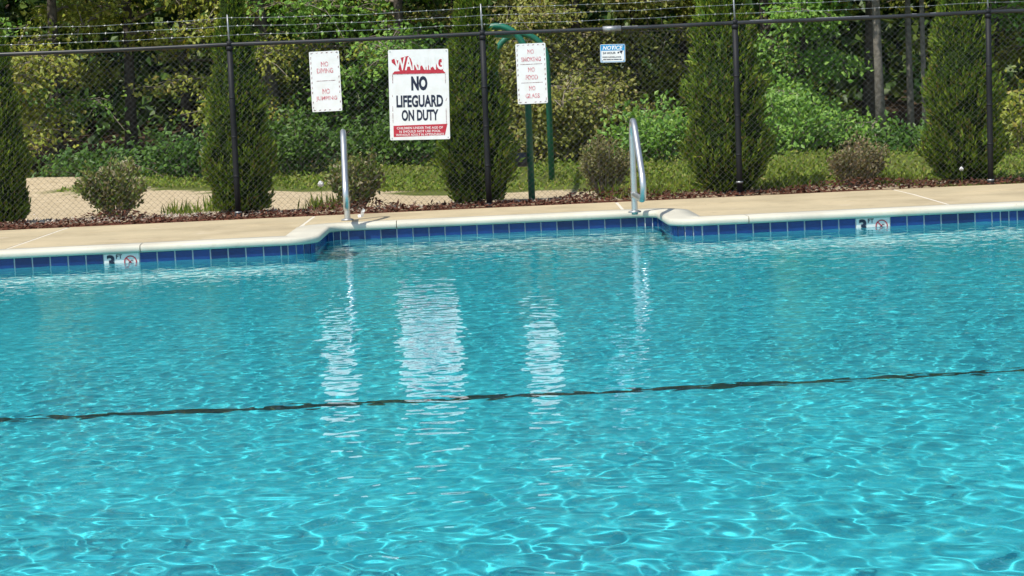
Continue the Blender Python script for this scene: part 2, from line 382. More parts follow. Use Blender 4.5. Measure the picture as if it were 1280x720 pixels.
def lay_line(p, q, mark=None):
    d = q - p; L = d.length; t = d / L
    if mark is None:
        n = max(1, round(L / TP)); w = L / n
        for k in range(n):
            me = t_full if abs(w - TP) < .006 else None
            o = place_tile(t_full, p + t * (w * (k + .5)), t)
            if me is None: o.scale.x = (w - .006) / (TP - .006)
        return
    c = (mark - p).dot(t)
    marker(p + t * c, t)
    k = 0
    half_from = 1.05 if mark.x > 0 else 99
    def run(start, sign, end):
        s = start; n = 0
        while True:
            right = sign > 0 and mark.x > 0 and 6 <= n < 11     # a few half tiles where the wall begins to curve
            w = TP / 2 if right else TP
            left = (end - s) * sign
            if left < TP * .3: break
            if left < w: 
                o = place_tile(t_half, p + t * (s + sign * left / 2), t); o.scale.x = (left - .006) / (TP / 2 - .006); break
            place_tile(t_half if right else t_full, p + t * (s + sign * w / 2), t); s += sign * w; n += 1
    run(c + TP, 1, L); run(c - TP, -1, 0)
markL = on_z(154.5, 327, 0).to_2d(); markR = on_z(1091, 283.5, 0).to_2d()
for pc in PIECES:
    if pc[0] == 'line':
        mk = markL if (pc[1].x < -5) else markR if (pc[2].x > 5) else None
        lay_line(pc[1], pc[2], mk)
    else:
        _, c, r, a0, a1 = pc; L = abs(a1 - a0) * r; n = max(2, round(L / (TP / 2)))
        for k in range(n):
            a = a0 + (a1 - a0) * (k + .5) / n; s = 1 if a1 > a0 else -1
            o = place_tile(t_half, c + r * Vector((math.cos(a), math.sin(a))), Vector((-math.sin(a), math.cos(a))) * s)
            o.scale.x = (L / n - .004) / (TP / 2 - .006)
# coping: bull-nosed band swept along the edge, cut into cast lengths
prof = [(.010, .083), (-.018, .083), (-.030, .088), (-.036, .100), (-.037, .118), (-.032, .134), (-.020, .143), (-.004, .147), (.14, .1485), (.27, .1475), (.272, .06)]
cop = MB(); CP = []
for i in range(len(OUT) - 1):
    n = max(1, int((OUT[i + 1] - OUT[i]).length / .4))
    CP += [OUT[i].lerp(OUT[i + 1], k / n) for k in range(n)]
CP.append(OUT[-1])
rows = [offset_poly(CP, o_) for o_, _ in prof]
coping = thing('coping', 'cream bull-nosed concrete coping along the pool edge above the blue tiles', 'coping')
cuts = [-9.5, -6.1, -3.05, -1.2, 1.95, 4.9, 9.5]
def piece_of(i):
    x = (CP[i].x + CP[i + 1].x) / 2
    for k in range(len(cuts) - 1):
        if cuts[k] <= x < cuts[k + 1]: return k
    return len(cuts) - 2
segs = {}
for i in range(len(CP) - 1): segs.setdefault(piece_of(i), []).append(i)
for k, ids in segs.items():
    m = MB(); i0, i1 = ids[0], ids[-1] + 1; n = len(prof)
    for i in range(i0, i1 + 1):
        e = .004 if i == i0 else -.004 if i == i1 else 0
        t = (CP[min(i + 1, len(CP) - 1)] - CP[max(i - 1, 0)]).normalized()
        for j in range(n): m.v.append((rows[j][i].x + t.x * e, rows[j][i].y + t.y * e, prof[j][1]))
    for i in range(i1 - i0):
        for j in range(n - 1): q = i * n + j; m.f.append((q, q + n, q + n + 1, q + 1))
    b0 = len(m.v); m.v += m.v[:n] + m.v[(i1 - i0) * n:(i1 - i0) * n + n]
    m.f.append(tuple(b0 + j for j in range(n))); m.f.append(tuple(b0 + n + j for j in reversed(range(n))))
    m.build('coping_length', M['coping'], coping, smooth=True)

# ------------------------------------------------------------------ concrete deck slabs
deck = MB().box(-DX, DX, 18.6, 21.0, -.3, .09)      # bed under the slabs
deck = obj('deck', MB().poly([(-DX, main_y(-DX) + .22, .12), (DX, main_y(DX) + .22, .12), (DX, 21.12, .12), (-DX, 21.12, .12)]).mesh('deck', M['sealant'])); 
bpy.data.objects.remove(deck)
# the bed keeps clear of the recess: a strip behind it and one piece to each side
bed = MB()
def bed_quad(x0, x1, f0):
    bed.poly([(x0, f0(x0), .1425), (x1, f0(x1), .1425), (x1, 20.95 + .05 * x1, .1425), (x0, 20.95 + .05 * x0, .1425)])
bed_quad(-DX, -1.93, lambda x: main_y(x) + .2); bed_quad(-1.93, 1.66, lambda x: back_y(x) + .2); bed_quad(1.66, DX, lambda x: main_y(x) + .2)
deck = bed.build('deck', M['sealant']); tag(deck, kind='structure')
MID = lambda x: 20.02 + .045 * x
BACK = lambda x: 20.98 + .05 * x if x < 0 else 20.98 + .05 * x
jx = [-DX, -9.9, -7.15, -4.40, -1.95, 1.09, 3.95, 6.7, 9.45, DX]
inner = offset_poly(OUT, .2735)
def front_line(x0, x1):
    """deck edge behind the coping between x0 and x1, left to right"""
    pts = []
    for a, b_ in zip(inner[:-1], inner[1:]):
        if abs(b_.x - a.x) < 1e-4: 
            if x0 < a.x < x1: pts += [a, b_]
            continue
        for x in (x0, x1):
            if min(a.x, b_.x) <= x <= max(a.x, b_.x): pts.append(a.lerp(b_, (x - a.x) / (b_.x - a.x)))
        if x0 < a.x < x1: pts.append(a)
        if x0 < b_.x < x1: pts.append(b_)
    return pts
def slab(pts, name='slab'):
    m = MB(); n = len(pts)
    m.v = [(p[0], p[1], .128) for p in pts] + [(p[0], p[1], .1445) for p in pts]
    m.f = [tuple(range(n, 2 * n))] + [(i, (i + 1) % n, n + (i + 1) % n, n + i) for i in range(n)]
    return m.build(name, M['deck'], deck)
g = .015
def slant(x, y): return x + (.0 if x < 2 else .03 * (20 - y))
for x0, x1 in zip(jx[:-1], jx[1:]):
    a, b_ = x0 + g, x1 - g
    slab([(slant(a, 20.0), MID(a) + g), (slant(b_, 20.0), MID(b_) + g), (slant(b_, 21.1), BACK(b_)), (slant(a, 21.1), BACK(a))])
    # front row, following the coping
    fr = []
    wl, wr = inner[0], inner[-1]
    ins = [p for p in inner if a < p.x < b_]
    def at_x(x):
        if x < -1.98 or x > 1.75: y = main_y(x) + .2735 * math.hypot(1, .06)
        else: y = back_y(x) + .2735
        return Vector((x, y))
    pts = [at_x(a)] + ins + [at_x(b_)]
    # drop duplicates
    out = [pts[0]]
    for p in pts[1:]:
        if (p - out[-1]).length > .004: out.append(p)
    slab([(p.x, p.y) for p in out] + [(slant(b_, 20.0), MID(b_) - g), (slant(a, 20.0), MID(a) - g)])
# decks on the other three sides of the pool
sd = MB(); sd.box(-DX, DX, -6, POOL_Y0 - .002, -.02, .1445); sd.box(-DX, -PX - .002, POOL_Y0, 17.7, -.02, .1445); sd.box(PX + .002, DX, POOL_Y0, 18.8, -.02, .1445)
sd.build('deck_surround', M['deck'], deck)

# ------------------------------------------------------------------ water surface
ys = [POOL_Y0]
while ys[-1] < 19.9: ys.append(ys[-1] + .0115 * (1 + max(0, ys[-1] - 5) / 22))
ys = np.array(ys); nfx = 560
u = np.linspace(-1, 1, nfx); hw = 1.1 + .262 * ys
Xf = u[None, :] * hw[:, None]
tt = np.linspace(0, 1, 26)[1:]
XR = hw[:, None] + tt[None, :] * (PX - .002 - hw[:, None]); X = np.concatenate([-XR[:, ::-1], Xf, XR], 1); Y = np.repeat(ys[:, None], X.shape[1], 1)
Z = np.zeros_like(X); wr = np.random.default_rng(3)
calm = .9 + .22 * np.sin(.55 * X + .8) * np.sin(.43 * Y + 1.9) + .12 * np.sin(1.3 * X - .7 * Y)
wx = X + .05 * np.sin(2.1 * Y + 1.3 * X); wy = Y + .05 * np.sin(1.7 * X - 1.1 * Y)
def ripples(n, l0, l1, rms):
    z = np.zeros_like(X)
    for lam, th, ph in zip(np.exp(wr.uniform(math.log(l0), math.log(l1), n)), wr.uniform(0, 2 * math.pi, n), wr.uniform(0, 2 * math.pi, n)):
        k = 2 * math.pi / lam; z += math.sqrt(2 / n) * rms / k * np.sin(k * (wx * math.cos(th) + wy * math.sin(th)) + ph)
    return z
far = np.clip((Y - 6) / 10, 0, 1); lap = np.clip((Y - 15.8) / 2.2, 0, 1)
mid = np.clip((Y - 6.6) / 4, 0, 1)
Z = (ripples(56, .095, .25, .040) * (1 - mid) + ripples(56, .072, .18, .030) * mid + ripples(24, .2, .5, .014)) * calm * (1.06 - .45 * far) + ripples(32, .10, .30, .030) * lap + ripples(48, .052, .09, .021) * calm * np.clip((Y - 6.5) / 5, .15, 1) * (1 - .2 * far + .7 * np.clip((Y - 16) / 2, 0, 1))
wi = np.arange(X.size).reshape(X.shape)
wf = np.stack([wi[:-1, :-1], wi[:-1, 1:], wi[1:, 1:], wi[1:, :-1]], -1).reshape(-1, 4)
cx = X.ravel()[wf].mean(1); cy = Y.ravel()[wf].mean(1)
inside = np.where((cx > -1.71) & (cx < 1.45), cy < back_y(cx) + .005, cy < main_y(cx) + .005)
# rounded corners are covered by the tiles; the surface stops inside the wall
water = obj('water', np_mesh('water', np.stack([X, Y, Z], -1), wf[inside], M['water'], True)); tag(water, kind='structure')
water.cycles.is_caustics_caster = True
#@@OBJECTS
# ------------------------------------------------------------------ chain-link fence
FX0, FX1 = -8.0, 7.6; F_TOP = 1.90; F_BASE = .13
fence = thing('chain_link_fence', 'black chain-link fence topped with three strands of barbed wire behind the pool deck', 'fence', (0, FENCE_Y, 0))
post_x = [-2.77 + 2.573 * k for k in range(-2, 5)]
def ring(m, z0, z1, r, n=14): m.tube([(0, 0, z0), (0, 0, z1)], r, n)
pm = MB(); pm.tube([(0, 0, .02), (0, 0, .6), (0, 0, 1.2), (0, 0, F_TOP - .045)], .0295, 16); post_me = pm.mesh('post', M['black_pvc'], True)
cm = MB(); ring(cm, F_TOP - .06, F_TOP - .02, .035); ring(cm, F_TOP - .02, F_TOP + .03, .03); cap_me = cm.mesh('post_cap', M['black_pvc'], True)
am = MB(); am.tube([(0, 0, F_TOP + .02), (-.004, .004, F_TOP + .16), (-.006, .006, F_TOP + .30)], [.011, .009, .007], 8); arm_me = am.mesh('wire_arm', M['zinc'], True)
bm_ = MB(); ring(bm_, .10, .175, .041); base_me = bm_.mesh('post_foot', M['black_pvc'], True)
b2 = MB(); ring(b2, .178, .198, .036); band_me = b2.mesh('band', M['zinc'], True)
tm = MB(); ring(tm, 0, .018, .0312); tie_me = tm.mesh('tie_band', M['black_pvc'], True)
for i, x in enumerate(post_x):
    p = obj('post', post_me, fence); p.location = (x, 0, 0); p.rotation_euler = (0, math.radians(random.uniform(-.25, .25)), 0)
    obj('post_cap', cap_me, p); obj('wire_arm', arm_me, p); obj('post_foot', base_me, p)
    if i in (2, 5): obj('band', band_me, p)
    if i == 4: o = obj('band', band_me, p); o.location.z = .09
    for z in (.55, .95, 1.35): t = obj('tie_band', tie_me, p); t.location.z = z
def sag(x): return -.012 * math.sin(math.pi * (((x - post_x[0]) / 2.573) % 1)) * .6
rail_pts = [(x, 0, F_TOP + sag(x)) for x in np.arange(FX0, FX1 + .01, .32)]
M['rail'] = material('black_rail_worn', (.012, .013, .014), (.028, .028, .03), rough=.35, scale=3)
MB().tube(rail_pts, .0205, 14).build('top_rail', M['rail'], fence, True)
zx = [on_y(p, 30, FENCE_Y).x for p in (753, 776, 798, 800)]
MB().tube([(zx[0], 0, F_TOP + sag(zx[0])), (zx[1], 0, F_TOP + sag(zx[1]))], .0285, 14).build('rail_sleeve', M['zinc'], fence, True)
for a, b_ in ((777, 797), (937, 965), (1020, 1086), (1140, 1146), (1163, 1170)):      # bare metal where the coating wore off, on top of the rail
    x0, x1 = on_y(a, 30, FENCE_Y).x, on_y(b_, 30, FENCE_Y).x
    wv = MB(); n = 6
    for k in range(n):
        xa, xb = x0 + (x1 - x0) * k / n, x0 + (x1 - x0) * (k + 1) / n
        for an0, an1 in ((2.35, 1.9), (1.9, 1.35)):
            P = lambda x, an: (x, -.0212 * math.cos(math.pi - an) * -1 if False else -.0212 * math.sin(an - math.pi / 2), F_TOP + sag(x) + .0212 * math.cos(an - math.pi / 2))
            wv.poly([P(xa, an0), P(xb, an0), P(xb, an1), P(xa, an1)])
    wv.build('worn_patch', M['zinc'], fence)
# chain-link fabric: zigzag wires hooked into one another
def chain_link(x0, x1, z0, z1, w=.062, h=.058, r=.0016):
    npk = int((x1 - x0) / (w / 2)); nz = int((z1 - z0) / (h / 2)) + 1
    V = []; Fc = []
    k = np.arange(nz + 1); zz = np.minimum(z0 + k * h / 2, z1)
    base = 0
    tri = np.array([[math.cos(a), math.sin(a)] for a in (math.pi / 2, math.pi * 7 / 6, math.pi * 11 / 6)])
    wob = np.random.default_rng(4)
    for i in range(npk):
        xl = x0 + i * w / 2 + wob.normal(0, .0008); xr = xl + w / 2 + .002
        side = (k + i) % 2
        xx = np.where(side == 0, xl, xr)
        belly = .012 * np.sin(xx * 2.4) * np.sin(np.pi * (zz - z0) / (z1 - z0)) + np.where(side == 0, -.002, .002)
        P = np.stack([xx, belly, zz], 1)
        ring_ = np.stack([np.repeat(P[:, 0:1], 3, 1) + tri[None, :, 0] * r, np.repeat(P[:, 1:2], 3, 1) + tri[None, :, 1] * r, np.repeat(P[:, 2:3], 3, 1)], -1)
        V.append(ring_.reshape(-1, 3))
        q = base + np.arange(nz)[:, None] * 3 + np.arange(3)[None, :]; q2 = base + np.arange(nz)[:, None] * 3 + (np.arange(3)[None, :] + 1) % 3
        Fc.append(np.stack([q, q2, q2 + 3, q + 3], -1).reshape(-1, 4)); base += (nz + 1) * 3
    return np.concatenate(V), np.concatenate(Fc)
M['mesh_wire'] = material('black_coated_wire', (.055, .055, .053), (.09, .09, .085), rough=.35, scale=40)
cv, cf = chain_link(-7.9, 7.5, .155, F_TOP - .01)
fab = obj('chain_link_fabric', np_mesh('chain_link_fabric', cv, cf, M['mesh_wire']), fence); fab.location.y = .005; tag(fab, kind='stuff')
# barbed wire, three strands
for k, dz in enumerate((.095, .185, .268)):
    m = MB(); pts = []
    for x in np.arange(FX0, FX1, .2):
        s = ((x - post_x[0]) / 2.573) % 1; pts.append((x, .004, F_TOP + dz - (.010 + .006 * k) * math.sin(math.pi * s) + .003 * math.sin(x * 7 + k)))
    m.tube(pts, .0018, 4, False)
    pts2 = [(x, y + .002 * math.sin(i * 2.2), z + .002 * math.cos(i * 2.2)) for i, (x, y, z) in enumerate(pts)]
    m.tube(pts2, .0018, 4, False)
    x = FX0 + random.random() * .1
    while x < FX1 - .1:
        i = int((x - FX0) / .2); i = min(i, len(pts) - 2); f_ = (x - FX0) / .2 - i; z = pts[i][2] * (1 - f_) + pts[i + 1][2] * f_
        a = random.random() * 3.14
        for da in (0, 1.5):
            c_, s_ = math.cos(a + da) * .014, math.sin(a + da) * .014
            m.tube([(x + .006 * (da > 0), .004 - c_, z - s_), (x + .006 * (da > 0) + .004, .004 + c_, z + s_)], .0017, 4, False)
        m.tube([(x - .005, .004, z), (x + .012, .004, z)], .0042, 5)
        x += .165 + random.uniform(-.012, .012)
    m.build('barbed_wire', M['zinc'], fence)

# ------------------------------------------------------------------ signs
SIGN_Y = FENCE_Y - .052
def sign(name, label, quad_px, w, h, group=None):
    cs = [on_y(px, py, SIGN_Y) for px, py in quad_px]           # TL TR BR BL
    c = sum(cs, Vector()) / 4; ang = math.atan2(-(cs[1] - cs[0]).z, (cs[1] - cs[0]).x) * .3 + math.atan2((cs[0] - cs[3]).x, (cs[0] - cs[3]).z) * .7
    o = thing(name, label, 'sign', c); o.rotation_euler = (math.radians(-1.2), ang, 0)
    m = MB(); r = .012; pts = []
    for sx, sz, a0 in ((1, 1, 0), (-1, 1, 90), (-1, -1, 180), (1, -1, 270)):
        for k in range(4):
            a = math.radians(a0 + 30 * k); pts.append((sx * (w / 2 - r) + r * math.cos(a), sz * (h / 2 - r) + r * math.sin(a)))
    n = len(pts)
    m.v = [(x, -.0015, z) for x, z in pts] + [(x, .0015, z) for x, z in pts]
    m.f = [tuple(range(n))[::-1], tuple(range(n, 2 * n))] + [(i, (i + 1) % n, n + (i + 1) % n, n + i) for i in range(n)]
    m.build('panel', M['sign'], o)
    for sx in (-1, 1):
        for sz in (-1, 1):
            MB().tube([(sx * (w / 2 - .02), -.005, sz * (h / 2 - .02)), (sx * (w / 2 - .02), .03, sz * (h / 2 - .02))], .0055, 8).build('bolt', M['zinc'], o)
    return o
def lettering(o, s, x, z, height, width, mat, offset=0, shear=0, name='lettering', y=-.003):
    me = text_mesh(s, 1.0, mat, offset=0, shear=shear)
    xs_ = [v_.co.x for v_ in me.vertices]; zs_ = [v_.co.y for v_ in me.vertices]
    cw, ch = max(xs_) - min(xs_), max(zs_) - min(zs_)
    if offset:
        me = text_mesh(s, 1.0, mat, offset=offset, shear=shear); xs_ = [v_.co.x for v_ in me.vertices]; zs_ = [v_.co.y for v_ in me.vertices]
        cw, ch = max(xs_) - min(xs_), max(zs_) - min(zs_)
    mx, mz = (max(xs_) + min(xs_)) / 2, (max(zs_) + min(zs_)) / 2
    for v_ in me.vertices:
        X_, Z_ = (v_.co.x - mx) / cw * width, (v_.co.y - mz) / ch * height
        v_.co = (X_, 0, Z_)
    c = obj(name, me, o); c.location = (x, y, z); return c
def flat(o, name, polys, mat, y=-.0025):
    m = MB()
    for p in polys: m.poly([(x, 0, z) for x, z in p])
    c = m.build(name, mat, o); c.location.y = y; return c
def hatch_border(o, w, h):
    polys = []; d = .012; s = .05
    def dash(x, z, hor):
        if random.random() < .12: return
        if hor: polys.append([(x - .012, z - .005), (x + .004, z - .005), (x + .012, z + .005), (x - .004, z + .005)])
        else: polys.append([(x - .005, z - .015), (x + .004, z - .008), (x + .005, z + .013), (x - .004, z + .008)])
    for k in range(int((w - .04) / s) + 1):
        for sz in (-1, 1): dash(-w / 2 + .03 + k * s, sz * (h / 2 - d * 1.3), True)
    for k in range(int((h - .05) / s)):
        for sx in (-1, 1): dash(sx * (w / 2 - d * 1.2), -h / 2 + .045 + k * s, False)
    tag(flat(o, 'hatched_border', polys, M['fadedark']), kind='stuff')
# NO DIVING / NO JUMPING
s1 = sign('pool_rule_sign', 'tall narrow white sign reading NO DIVING and NO JUMPING in faded red', [(386, 65), (423, 63.5), (428, 138), (391, 140)], .305, .61)
hatch_border(s1, .305, .61)
for t_, z, hh, ww in (('NO', .175, .052, .075), ('DIVING', .108, .052, .165), ('NO', -.100, .055, .075), ('JUMPING', -.175, .052, .215)):
    lettering(s1, t_, 0, z, hh, ww, M['fade'], offset=.03)
flat(s1, 'divider', [[(-.09, .003), (.10, .003), (.10, .009), (-.09, .009)]], M['fadedark'])
# big WARNING sign
W_, H_ = .61, .915
s2 = sign('warning_sign', 'large white WARNING sign reading NO LIFEGUARD ON DUTY with peeling red print', [(485, 63), (560, 61.5), (562.5, 172.5), (488, 175.5)], W_, H_)
hx, hz = W_ / 2, H_ / 2
def U(a, b): return (-hx + a * W_, hz - b * H_)          # fraction of the sign -> local
red_poly = [U(.06, .268), U(.10, .238), U(.19, .236), U(.13, .18), U(.06, .14), U(.055, .11), U(.11, .095), U(.16, .12), U(.20, .09), U(.27, .08), U(.33, .07), U(.375, .10), U(.40, .15), U(.45, .18), U(.48, .165), U(.53, .19), U(.57, .17),
            U(.62, .20), U(.66, .175), U(.71, .205), U(.75, .19), U(.79, .15), U(.82, .20), U(.85, .10), U(.885, .09), U(.895, .19), U(.91, .238), U(.95, .268)]
flat(s2, 'red_header', [red_poly], M['red'])
lettering(s2, 'WARNING', .005, hz - .155 * H_, .135, .50, M['sign'], offset=.032, y=-.0032)
lettering(s2, 'NO', 0.005, hz - .375 * H_, .147, .165, M['navy'], offset=.055)
lettering(s2, 'LIFEGUARD', 0.005, hz - .572 * H_, .124, .475, M['navy'], offset=.036)
lettering(s2, 'ON DUTY', 0.005, hz - .728 * H_, .114, .375, M['navy'], offset=.036)
flat(s2, 'red_footer', [[U(.06, .84), U(.96, .83), U(.915, .955), U(.06, .965)]], M['red'])
for t_, b, ww in (('CHILDREN UNDER THE AGE OF', .868, .47), ('16 SHOULD NOT USE POOL', .906, .42), ('WITHOUT ADULT IN ATTENDANCE', .943, .49)):
    lettering(s2, t_, 0, hz - b * H_, .024, ww, M['sign'], offset=.012, y=-.0032)
border_rule = flat(s2, 'border_rule', [[U(.06, .275), U(.072, .275), U(.072, .37), U(.06, .37)], [U(.94, .275), U(.95, .275), U(.95, .38), U(.94, .38)], [U(.94, .66), U(.95, .66), U(.95, .83), U(.94, .83)],
                        [U(.05, .5), U(.06, .5), U(.06, .52), U(.05, .52)], [U(.05, .62), U(.06, .62), U(.06, .68), U(.05, .68)], [U(.05, .70), U(.06, .70), U(.06, .76), U(.05, .76)], [U(.05, .77), U(.06, .77), U(.06, .81), U(.05, .81)],
                        [U(.94, .57), U(.96, .54), U(.965, .545), U(.945, .58)], [U(.06, .27), U(.94, .268), U(.94, .272), U(.06, .275)]], M['fadedark']); tag(border_rule, kind='stuff')
# NO SMOKING / NO FOOD / NO GLASS
s3 = sign('pool_rule_sign', 'tall narrow white sign reading NO SMOKING, NO FOOD, NO GLASS in faded red', [(644, 55), (681, 54), (685, 128.5), (648, 130)], .305, .61)
hatch_border(s3, .305, .61)
for t_, z, hh, ww in (('NO', .222, .048, .065), ('SMOKING', .145, .046, .20), ('NO', .040, .048, .068), ('FOOD', -.037, .048, .125), ('NO', -.148, .048, .065), ('GLASS', -.225, .048, .145)):
    lettering(s3, t_, 0, z, hh, ww, M['fade'], offset=.03)
for z in (.092, -.095): flat(s3, 'divider', [[(-.11, z), (.11, z), (.11, z + .006), (-.11, z + .006)]], M['fadedark'])
# NOTICE
s4 = sign('notice_sign', 'small blue and white NOTICE sign about 24 hour video surveillance', [(750, 55.5), (781.5, 55), (781.5, 78), (750.5, 78)], .254, .184)
flat(s4, 'blue_border', [[(-.123, .088), (.123, .088), (.123, .028), (-.123, .028)], [(-.123, .028), (-.117, .028), (-.117, -.088), (-.123, -.088)], [(.117, .028), (.123, .028), (.123, -.088), (.117, -.088)], [(-.117, -.083), (.117, -.083), (.117, -.088), (-.117, -.088)]], M['blue'])
lettering(s4, 'NOTICE', 0, .056, .042, .205, M['sign'], offset=.03, shear=.25, y=-.0032)
lettering(s4, '24 HOUR', -.035, .004, .022, .13, M['navy'], offset=.02)
lettering(s4, 'VIDEO SURVEILLANCE', -.012, -.038, .015, .19, M['navy'], offset=.02)
tag(flat(s4, 'fine_print', [[(x, -.066), (x + w, -.066), (x + w, -.058), (x, -.058)] for x, w in ((-.098, .03), (-.063, .042), (-.015, .02), (.010, .05), (.066, .025))], M['navy'], -.003), kind='stuff')
flat(s4, 'camera_symbol', [[(.048, .012), (.066, .016), (.064, .0), (.05, -.004)], [(.07, .02), (.105, .026), (.092, .003), (.074, .004)], [(.084, .004), (.092, .004), (.09, -.01), (.085, -.01)]], M['navy'])

# ------------------------------------------------------------------ stainless stair rails at the recess
def stair_rail(px, py, yaw, label):
    p = on_z(px, py, DECK_Z)
    o = thing('stair_handrail', label, 'handrail', (p.x, p.y, DECK_Z), math.radians(yaw), 'stair handrails')
    # side view: d towards the pool, z up
    key = [(0, -.02), (0, .2), (0, .45), (0, .66), (.006, .74), (.035, .805), (.085, .845), (.14, .85), (.20, .822), (.27, .765), (.42, .62), (.56, .485), (.66, .385), (.70, .32), (.71, .26), (.69, .20), (.64, .165), (.56, .155), (.3, .16), (.026, .165)]
    pts = []
    for i in range(len(key) - 1):                      # Catmull-Rom through the keys
        p0, p1, p2, p3 = key[max(i - 1, 0)], key[i], key[i + 1], key[min(i + 2, len(key) - 1)]
        for k in range(4):
            t = k / 4
            q = [.5 * (2 * p1[a] + (p2[a] - p0[a]) * t + (2 * p0[a] - 5 * p1[a] + 4 * p2[a] - p3[a]) * t * t + (3 * p1[a] - p0[a] - 3 * p2[a] + p3[a]) * t ** 3) for a in (0, 1)]
            pts.append((0, -q[0], q[1]))
    pts.append((0, -key[-1][0], key[-1][1]))
    MB().tube(pts, .029, 18).build('rail_tube', M['steel'], o, True)
    MB().tube([(0, 0, .001), (0, 0, .012), (0, 0, .02)], [.062, .058, .034], 20).build('escutcheon', M['zinc'], o, True)
    MB().tube([(0, 0, .14), (0, 0, .19)], .0315, 16).build('weld_collar', M['steel'], o, True)
stair_rail(434.5, 275.5, 4.0, 'stainless looped handrail on the deck below the NO DIVING sign')
stair_rail(793.5, 265.5, 3.2, 'stainless looped handrail on the deck below the blue NOTICE sign')
# scraps of white paper by the rail
p = on_z(437.5, 273.5, DECK_Z)
m = MB(); m.poly([(0, 0, .002), (.03, .01, .004), (.04, .0, .05), (.01, -.01, .06)]); m.poly([(.012, -.01, .058), (.042, 0, .048), (.05, .015, .075), (.03, .0, .09)]); m.poly([(-.02, -.02, .002), (.01, -.015, .002), (.0, .01, .03), (-.025, .0, .025)])
o = m.build('paper_scrap', M['sign']); o.location = (p.x + .09, p.y + .15, DECK_Z); tag(o, 'crumpled scrap of white litter at the foot of the handrail below NO DIVING', 'litter')

# ------------------------------------------------------------------ green log roller of the playground
A = on_z(665, 250, .1); B = on_z(690, 228, .1)
roller = thing('playground_log_roller', 'green arched pipe frame of a playground log roller behind the NO FOOD sign', 'play equipment', (A.x, A.y, 0))
def arch(x0, y0, x1, y1, top, name):
    key = []; n = 14; wv = x1 - x0; r = .30
    pts = [(x0, y0, .02), (x0, y0, top - r * 1.15)]
    for k in range(1, 16):
        a = math.pi * k / 16
        cxp = (x0 + x1) / 2 - math.cos(a) * (x1 - x0) / 2; pts.append((cxp, y0 + (y1 - y0) * k / 16, top - r * 1.15 + math.sin(a) * r * 1.15))
    pts += [(x1, y1, top - r * 1.15), (x1, y1, .02)]
    MB().tube(pts, .037, 14).build(name, M['green'], roller, True)
topz = on_y(650, 44, A.y + 1).z
arch(-.64, .1, 0, 0, topz + .09, 'arch')
arch(B.x - A.x - .66, B.y - A.y, B.x - A.x, B.y - A.y, on_y(660, 42, B.y).z, 'arch')
bx_ = on_y(645, 200, A.y)
MB().tube([(-.60, .05, bx_.z), (-.04, .01, bx_.z)], .078, 18).build('roller_barrel', M['rubber'], roller, True)
MB().tube([(-.32, .05, topz), (B.x - A.x - .33, B.y - A.y, on_y(660, 42, B.y).z - .02)], .035, 12).build('top_beam', M['green'], roller, True)

# ------------------------------------------------------------------ foliage tools
def unit(a): return a / np.maximum(np.linalg.norm(a, axis=-1, keepdims=True), 1e-9)
def leaves(P, D, size, R_, width=.55, fold=.14, upbias=.6, light=0):
    """pointed, folded leaves: 4 points and 2 faces each"""
    n = len(P); D = unit(D); Nn = unit(R_.normal(0, 1, (n, 3)) + np.array([0, 0, upbias * 2]) + np.array([-.5, -1.0, .75]) * light)
    S = unit(np.cross(D, Nn)); Nn = np.cross(S, D)
    L = (size * R_.uniform(.65, 1.25, n))[:, None]; Wd = L * width / 2
    a = P; c = P + D * L; m_ = P + D * L * .42 - Nn * L * fold
    b_ = m_ + S * Wd; d = m_ - S * Wd
    V = np.stack([a, b_, c, d], 1).reshape(-1, 3); i = np.arange(n)[:, None] * 4
    Fc = np.concatenate([i + np.array([0, 1, 2]), i + np.array([0, 2, 3])], 1).reshape(-1, 3)
    return V, Fc
def merge(parts):
    V = []; Fc = []; b = 0
    for v_, f_ in parts: V.append(v_); Fc.append(f_ + b); b += len(v_)
    return np.concatenate(V), np.concatenate(Fc)

# ------------------------------------------------------------------ arborvitae
def arborvitae_mesh(seed, H=2.9, Rb=.42, n_br=3200):
    R_ = np.random.default_rng(seed); P = []; D = []; Nrm = []; Ls = []
    for i in range(n_br):
        h = H * R_.beta(1.0, 1.25); t = h / H
        prof_ = min(1, .72 + t * 2.6) if t < .11 else max(.02, (1 - ((t - .11) / .89) ** (1.7, 1.55, 1.3, 1.6, 1.75, 1.5)[seed])) 
        r = Rb * prof_ * (1 + .10 * math.sin(5 * t * 6 + seed) + R_.normal(0, .06)) * (R_.uniform(.7, 1.0) if R_.random() < .3 else R_.uniform(.90, 1.05)); a = R_.uniform(0, 2 * math.pi)
        out = np.array([math.cos(a), math.sin(a), 0]); up = np.array([0, 0, 1.])
        base = out * max(r - .05, 0) + up * (h + .03)
        ax = unit(out * R_.uniform(.25, .75) + up * R_.uniform(.7, 1.1) + R_.normal(0, .18, 3))
        sidev = unit(np.cross(ax, R_.normal(0, 1, 3)))                    # plane of the spray
        ln = R_.uniform(.085, .15) * (1 - .3 * t)
        m_ = 9
        for k in range(m_):
            s = (k + .3) / m_; sg = -1 if k % 2 else 1
            P.append(base + ax * ln * s * .8); D.append(ax + sidev * sg * (1 - s) * R_.uniform(.5, 1.0)); Ls.append(ln * (.62 - .25 * s))
    P = np.array(P); D = np.array(D); Ls = np.array(Ls)
    return leaves(P, D, Ls, R_, width=.34, fold=.05, upbias=0, light=.7)
av_me = []
for s in (1, 2, 3, 4, 5):
    v_, f_ = arborvitae_mesh(s); av_me.append(np_mesh('foliage', v_, f_, M['thuja']))
